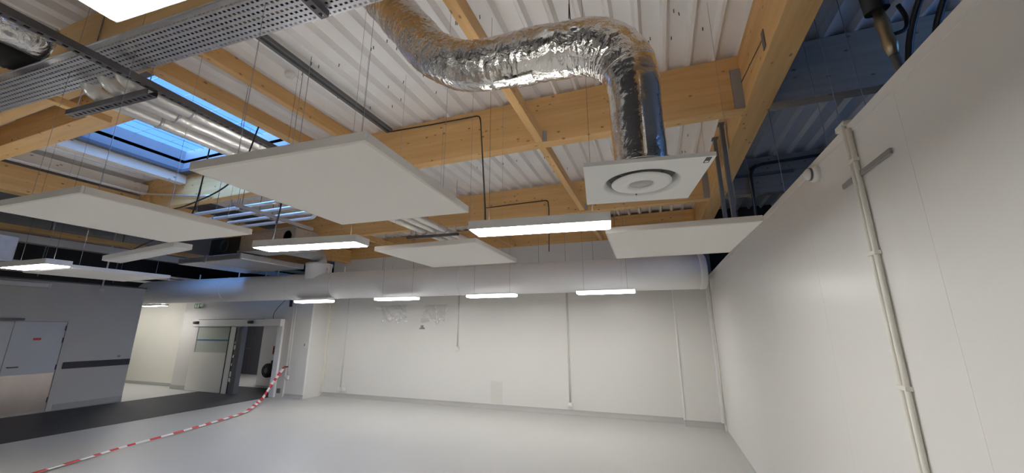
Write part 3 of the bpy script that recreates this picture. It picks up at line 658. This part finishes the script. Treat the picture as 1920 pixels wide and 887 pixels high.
# ------------------------------------------------------------------ back wall fittings
def wall_conduit(label, x, zb, y=YB, socket=True, z1=3.0):
    t = thing('conduit_run', label, 'conduit', (x, y, 0), 0, 'conduits down the back wall')
    for dx in (-.012, .012): MB().tube([(dx, -.012, zb + .05), (dx, -.012, z1)], .010, 8).build('conduit_tube', 'plastic', t)
    sb = MB().box(-.05, .05, -.05, 0, zb - .05, zb + .05, .008).build('socket_box', 'plastic', t)
    MB().lathe([(.0, -.055), (.028, -.055), (.03, -.048)], (0, 0, zb), 20, 'y').build('socket_face', 'white', sb)
    return t
wall_conduit('back wall conduit at left, reaching a double socket near the floor', -8.30, .20)
wall_conduit('back wall conduit in the middle ending at a socket halfway up', -4.74, 1.33)
wall_conduit('back wall conduit right of centre, reaching almost to the floor', -1.93, .20)
tag(MB().box(-8.22, -8.12, YB - .045, YB, .16, .25, .008).build('socket_box', 'plastic'), 'second small white socket beside the left back wall conduit', 'socket')
t = wall_conduit('conduit down the front of the left pier, tape tied beside it', -9.60, .52, 8.25)
t = thing('light_switch', 'small light switch on the left pier', 'switch', (-9.11, 8.25, 1.37))
MB().box(-.04, .04, -.012, 0, -.06, .06, .004).build('switch_plate', 'plastic', t); MB().box(-.022, .005, -.018, -.012, -.02, .045, .002).build('rocker', 'grey_steel', t)
def film(label, x0, x1, z0, z1, seed):
    b = MB(); nx, nz = 22, 18; g = [[None] * (nz + 1) for _ in range(nx + 1)]
    for i in range(nx + 1):
        for j in range(nz + 1):
            u, v = i / nx, j / nz
            ex = 1 + .14 * noise.noise(Vector((v * 4, seed, 0))) ; ez = .12 * noise.noise(Vector((u * 5, seed + 3, 0)))
            x = (x0 + x1) / 2 + (u - .5) * (x1 - x0) * ex + (.10 * (1 - v) * math.sin(seed)); z = z0 + (z1 - z0) * v + ez * (1 - v)
            y = YB - .012 - .035 * abs(noise.noise(Vector((u * 7 + v * 2, v * 2.2, seed * 2.1)))) * (1 if j < nz else .1)
            g[i][j] = b.bm.verts.new((x, y, z))
    for i in range(nx):
        for j in range(nz):
            f = b.bm.faces.new((g[i][j], g[i + 1][j], g[i + 1][j + 1], g[i][j + 1])); f.smooth = False
    o = b.build('plastic_film', 'film'); return tag(o, label, 'plastic film', 'crumpled plastic film on the back wall')
film('crumpled clear plastic film on the back wall, left patch', -7.15, -6.35, 2.02, 2.43, 1.3)
film('crumpled clear plastic film on the back wall, right patch', -5.75, -5.05, 1.98, 2.42, 5.1)
tag(MB().box(-7.35, -7.02, YB - .004, YB - .001, 2.33, 2.39).build('tape_strip', 'tape_white'), 'short white tape strip left of the plastic film', 'tape')
b = MB(); b.box(-5.88, -5.72, YB - .005, YB - .001, 1.80, 1.84).box(-5.84, -5.76, YB - .006, YB - .001, 1.84, 1.90)
tag(b.build('adhesive_residue', 'grey_mark'), 'small brown grey tear mark below the right plastic film', 'stain')
tag(MB().box(-3.82, -3.52, YB - .004, YB - .001, .12, .60).build('film_patch', 'film_thin'), 'faint rectangular patch of film low on the back wall', 'film patch')

# ------------------------------------------------------------------ left wall: double door, bumper rail
d = MB().box(-13.2, -13.09, 5.06, 5.12, 0, 2.02, .004).box(-13.2, -13.09, 3.35, 3.41, 0, 2.02, .004).box(-13.2, -13.09, 3.41, 5.06, 1.97, 2.02, .004)
door = struct(d.build('door_1', 'wallgrey'))
for (y0, y1, hs) in ((4.245, 5.055, -1), (3.415, 4.235, 1)):
    lf = MB().box(-13.16, -13.115, y0, y1, .012, 1.965, .004).build('door_leaf', 'door_white', door)
    MB().box(-13.115, -13.110, y0 + .01, y1 - .01, .02, .83).build('kick_plate', 'kick', lf)
    yh = y0 + .07 if hs < 0 else y1 - .07
    MB().tube(fillet([(-13.115, yh, 1.0), (-13.055, yh, 1.0), (-13.055, yh + .14 * (1 if hs < 0 else -1), 1.0)], .02, 4), .012, 10).build('door_handle', 'galv_dark', lf)
    yy = y1 if hs < 0 else y0
    for z in (.25, .95, 1.55, 1.82): MB().tube([(-13.105, yy, z - .055), (-13.105, yy, z + .055)], .016, 8).build('hinge', 'galv_dark', lf)
    if hs < 0: MB().box(-13.1145, -13.1125, 4.58, 4.70, 1.56, 1.61).build('red_sticker', 'red', lf)
MB().box(-13.11, -13.03, 3.5, 4.35, 1.985, 2.035, .006).build('door_closer', 'galv_dark', door)
tag(MB().box(-13.1, -13.072, 5.15, 6.39, .90, 1.05, .006).build('bumper_rail', 'rail'), 'dark horizontal bumper rail on the left wall beside the double door', 'rail')
tag(MB().box(-13.1, -13.088, 6.12, 6.18, 1.10, 1.15, .003).build('wall_mark', 'grey_mark'), 'small grey fixing above the bumper rail end', 'fixing')

# ------------------------------------------------------------------ sliding door
sl = thing('sliding_door', 'white automatic sliding door standing half open, blue stripe on its glass', 'door', (-12.7, 8.2, 0))
X0 = -12.7
MB().box(-.95, 2.78, -.14, 0, 1.88, 2.08, .008).build('header', 'white', sl)
for x in (-.78, 1.62):
    MB().tube([(x - .10, -.145, 2.0), (x - .085, -.16, 2.0), (x + .085, -.16, 2.0), (x + .10, -.145, 2.0)], [.025, .042, .042, .025], 16).build('sensor', 'black', sl)
lf = MB().box(-.86, .74, -.10, -.05, .01, 1.12, .004).build('lower_panel', 'wallcream', sl)
MB().box(-.86, -.72, -.10, -.05, 1.12, 1.88, .004).build('leaf_stile', 'wallgrey', sl)
gl = MB().box(-.72, .74, -.085, -.07, 1.12, 1.88).build('glass_pane', 'frost', sl)
MB().box(-.74, .74, -.092, -.084, 1.46, 1.50).build('blue_stripe', 'blue_line', gl)
MB().box(.74, .76, -.12, -.04, .005, 1.9).build('rubber_seal', 'black', sl)
MB().box(.76, 1.0, -.11, .02, .005, 1.88, .004).build('frame_post', 'wallcream', sl)
MB().box(1.0, 1.03, -.12, .02, .005, 1.86).build('dark_edge', 'black', sl)
b = MB()
for k in range(9):
    z = random.uniform(.3, 1.8); b.box(1.03 + random.uniform(0, .02), 1.06 + random.uniform(-.01, .05), -.122 - .001 * k, -.112, z, z + random.uniform(.02, .16))
b.build('torn_tape', 'plastic', sl)
MB().box(1.03, 1.12, -.11, .02, .005, 1.86).build('second_edge', 'grey_steel', sl)
MB().box(1.12, 1.24, -.08, .06, .005, 1.86, .003).build('inner_frame', 'alu', sl)
MB().box(2.60, 2.78, -.06, .02, .005, 1.88, .004).build('right_jamb', 'white', sl)
t = thing('exit_sign', 'small green exit sign hung beside the door header', 'sign', (-13.72, 8.14, 2.52))
MB().box(-.13, .13, -.02, .02, -.07, .07, .004).build('sign_plate', 'green', t)
b = MB(); b.box(.02, .09, -.024, -.02, -.05, .05); b.box(-.09, -.05, -.024, -.02, .015, .045); b.quad([(-.10, -.022, -.05), (-.075, -.022, -.05), (-.03, -.022, .015), (-.07, -.022, .015)]); b.quad([(-.06, -.022, -.01), (-.035, -.022, -.05), (-.015, -.022, -.05), (-.035, -.022, .0)])
b.build('running_figure', 'tape_white', t)
MB().box(.13, .24, -.02, .02, -.03, .05, .004).build('battery_box', 'plastic', t)
tag(MB().tube(smooth([(-9.95, 8.15, 2.62), (-10.2, 8.14, 2.4), (-10.32, 8.13, 2.2), (-10.24, 8.13, 2.0), (-10.05, 8.13, 1.96), (-9.93, 8.14, 2.04)], 8), .007, 8).build('loose_cable', 'cable'), 'loose dark cable looping beside the door header', 'cable')
tag(MB().box(-9.80, -9.72, 8.16, 8.2, 2.42, 2.62, .006).build('junction_box', 'black'), 'small black box on the jamb above the tied tape', 'box')
for (x, lbl) in ((-15.7, 'added unseen corridor lamp behind the end of the left wall'), (-17.2, 'added unseen corridor lamp deep behind the left wall')):
    t = thing('added_ceiling_lamp', lbl, 'lamp', (x, 7.2, 2.9), 0, 'added corridor lamps'); MB().box(-.3, .3, -.3, .3, 0, .06, .006).build('housing', 'white', t); MB().box(-.27, .27, -.27, .27, -.008, 0).build('diffuser', 'led_mid', t)  # unseen lamps added to brighten the corridor wall
# inside the next room
for i, (x0, x1) in enumerate(((-16.9, -16.05), (-16.0, -15.15))):
    t = thing('corridor_door', ('left dark grey door seen through the sliding door', 'right dark grey door seen through the sliding door')[i], 'door', (x0, 11.88, 0), 0, 'dark doors in the next room')
    MB().box(0, x1 - x0, -.05, 0, .01, 2.1, .006).build('door_leaf', 'darkgrey', t); MB().tube([(x1 - x0 - .1, -.10, 1.02), (x1 - x0 - .22, -.10, 1.02)], .012, 8).tube([(x1 - x0 - .1, -.05, 1.02), (x1 - x0 - .1, -.10, 1.02)], .012, 8).build('door_handle', 'alu', t)
t = thing('call_point', 'red fire alarm box on the wall seen through the sliding door', 'alarm', (-11.96, 9.65, 1.14))
struct(MB().box(-12.66, -9.66, 9.68, 9.76, 0, 2.9).build('wall_beyond_side', 'white'))
MB().box(-.10, .05, -.0, .028, -.15, .12, .008).build('box_body', 'red', t); MB().box(-.07, .07, -.01, .0, -.10, .06, .002).build('box_window', 'label', t)
t = thing('hose_reel', 'dark round hose reel on the wall seen through the sliding door', 'fire hose', (-11.98, 9.55, .50))
MB().lathe([(.06, .10), (.20, .10), (.22, .07), (.22, -.07), (.20, -.1), (.06, -.1)], (0, 0, 0), 32, 'y').build('reel_drum', 'black', t)
MB().lathe([(0, -.115), (.07, -.112), (.09, -.10)], (0, 0, 0), 24, 'y').build('reel_hub', 'grey_steel', t)
MB().box(-.05, .05, .08, .135, -.05, .3, .004).build('wall_bracket', 'black', t)
t = thing('added_ceiling_lamp', 'added unseen ceiling lamp in the room beyond the sliding door', 'lamp', (-13.6, 10.4, 2.84)); MB().box(-.3, .3, -.3, .3, 0, .06, .006).build('housing', 'white', t); MB().box(-.27, .27, -.27, .27, -.008, 0).build('diffuser', 'led', t)  # unseen lamp added to light the next room

# ------------------------------------------------------------------ hazard tape
def hazard():
    P = smooth([(-9.62, 8.12, .80), (-9.63, 7.98, .61), (-9.62, 7.86, .46), (-9.55, 7.65, .24), (-9.38, 7.40, .11), (-9.0, 6.9, .05), (-8.66, 6.46, .03), (-8.43, 5.89, .03), (-8.19, 5.15, .03), (-8.03, 4.63, .035), (-7.92, 4.05, .03), (-7.72, 3.46, .03), (-7.57, 2.99, .03), (-7.3, 2.2, .03)], 10)
    P = dense(P, .03); b = MB(); d = 0; prev = None
    for i, p in enumerate(P):
        T = (P[min(i + 1, len(P) - 1)] - P[max(i - 1, 0)]).normalized()
        side = T.cross(Vector((0, 0, 1))).normalized(); up = side.cross(T)
        a = .7 + .55 * math.sin(i * .06)
        if p.z < .05: a = max(.15, min(1.0, .6 + .45 * math.sin(i * .07)))
        wv = side * math.cos(a) + up * math.sin(a) * .6
        w = .045 * (.8 + .3 * math.sin(i * .033 + .7))
        lo, hi = b.bm.verts.new(p - wv * w), b.bm.verts.new(p + wv * w)
        if prev:
            f = b.bm.faces.new((prev[0], lo, hi, prev[1])); f.material_index = int((i * .03) / .115) % 2; f.smooth = True
        prev = (lo, hi)
    o = b.build('hazard_tape', ['red', 'tape_white'], solid=.0008); return tag(o, 'red and white barrier tape tied to the left pier and trailing over the floor', 'tape')
hazard()
tag(MB().tube([(-9.62, 8.12, .80), (-9.62, 8.25, .80)], .018, 8).build('tape_anchor', 'black'), 'small dark fixing on the jamb where the barrier tape is tied', 'fixing')
tag(MB().box(-9.84, -9.74, 8.155, 8.2, .12, .24, .008).build('jamb_clip', 'grey_steel'), 'small dark clip low on the jamb near the floor', 'fixing')

# ------------------------------------------------------------------ sky, camera, view
wld = bpy.data.worlds.new('sky'); S.world = wld; wld.use_nodes = True
nt = wld.node_tree; bg = nt.nodes['Background']
tc = nt.nodes.new('ShaderNodeTexCoord'); sep = nt.nodes.new('ShaderNodeSeparateXYZ'); rmp = nt.nodes.new('ShaderNodeValToRGB'); mr = nt.nodes.new('ShaderNodeMapRange')
nt.links.new(tc.outputs['Generated'], sep.inputs[0])          # the sky is brighter and paler behind the photographer (-Y)
mr.inputs['From Min'].default_value = -1; mr.inputs['From Max'].default_value = 1
nt.links.new(sep.outputs['Y'], mr.inputs['Value']); nt.links.new(mr.outputs[0], rmp.inputs[0]); nt.links.new(rmp.outputs[0], bg.inputs[0])
cr = rmp.color_ramp; cr.elements[0].position = .1; cr.elements[0].color = (.12, .26, .56, 1); cr.elements[1].position = .62; cr.elements[1].color = (.0096, .028, .074, 1)
e = cr.elements.new(.45); e.color = (.026, .06, .14, 1)
bg.inputs[1].default_value = 25.

cam = bpy.data.cameras.new('camera'); co = bpy.data.objects.new('camera', cam); COL.objects.link(co)
cam.sensor_width = 36; cam.sensor_fit = 'HORIZONTAL'; cam.lens = 718.66 / 1920 * 36; cam.clip_start = .02
co.location = (0, 0, 1.8); co.rotation_euler = (R(90 + 13.595), 0, R(20.389))
S.camera = co
S.view_settings.view_transform = 'Standard'; S.view_settings.look = 'None'; S.view_settings.gamma = 1; S.view_settings.exposure = 0.
S.view_settings.use_curve_mapping = False
S.cycles.max_bounces = 14; S.cycles.diffuse_bounces = 10; S.cycles.transparent_max_bounces = 12
S.cycles.use_denoising = True
S.cycles.sample_clamp_indirect = 8
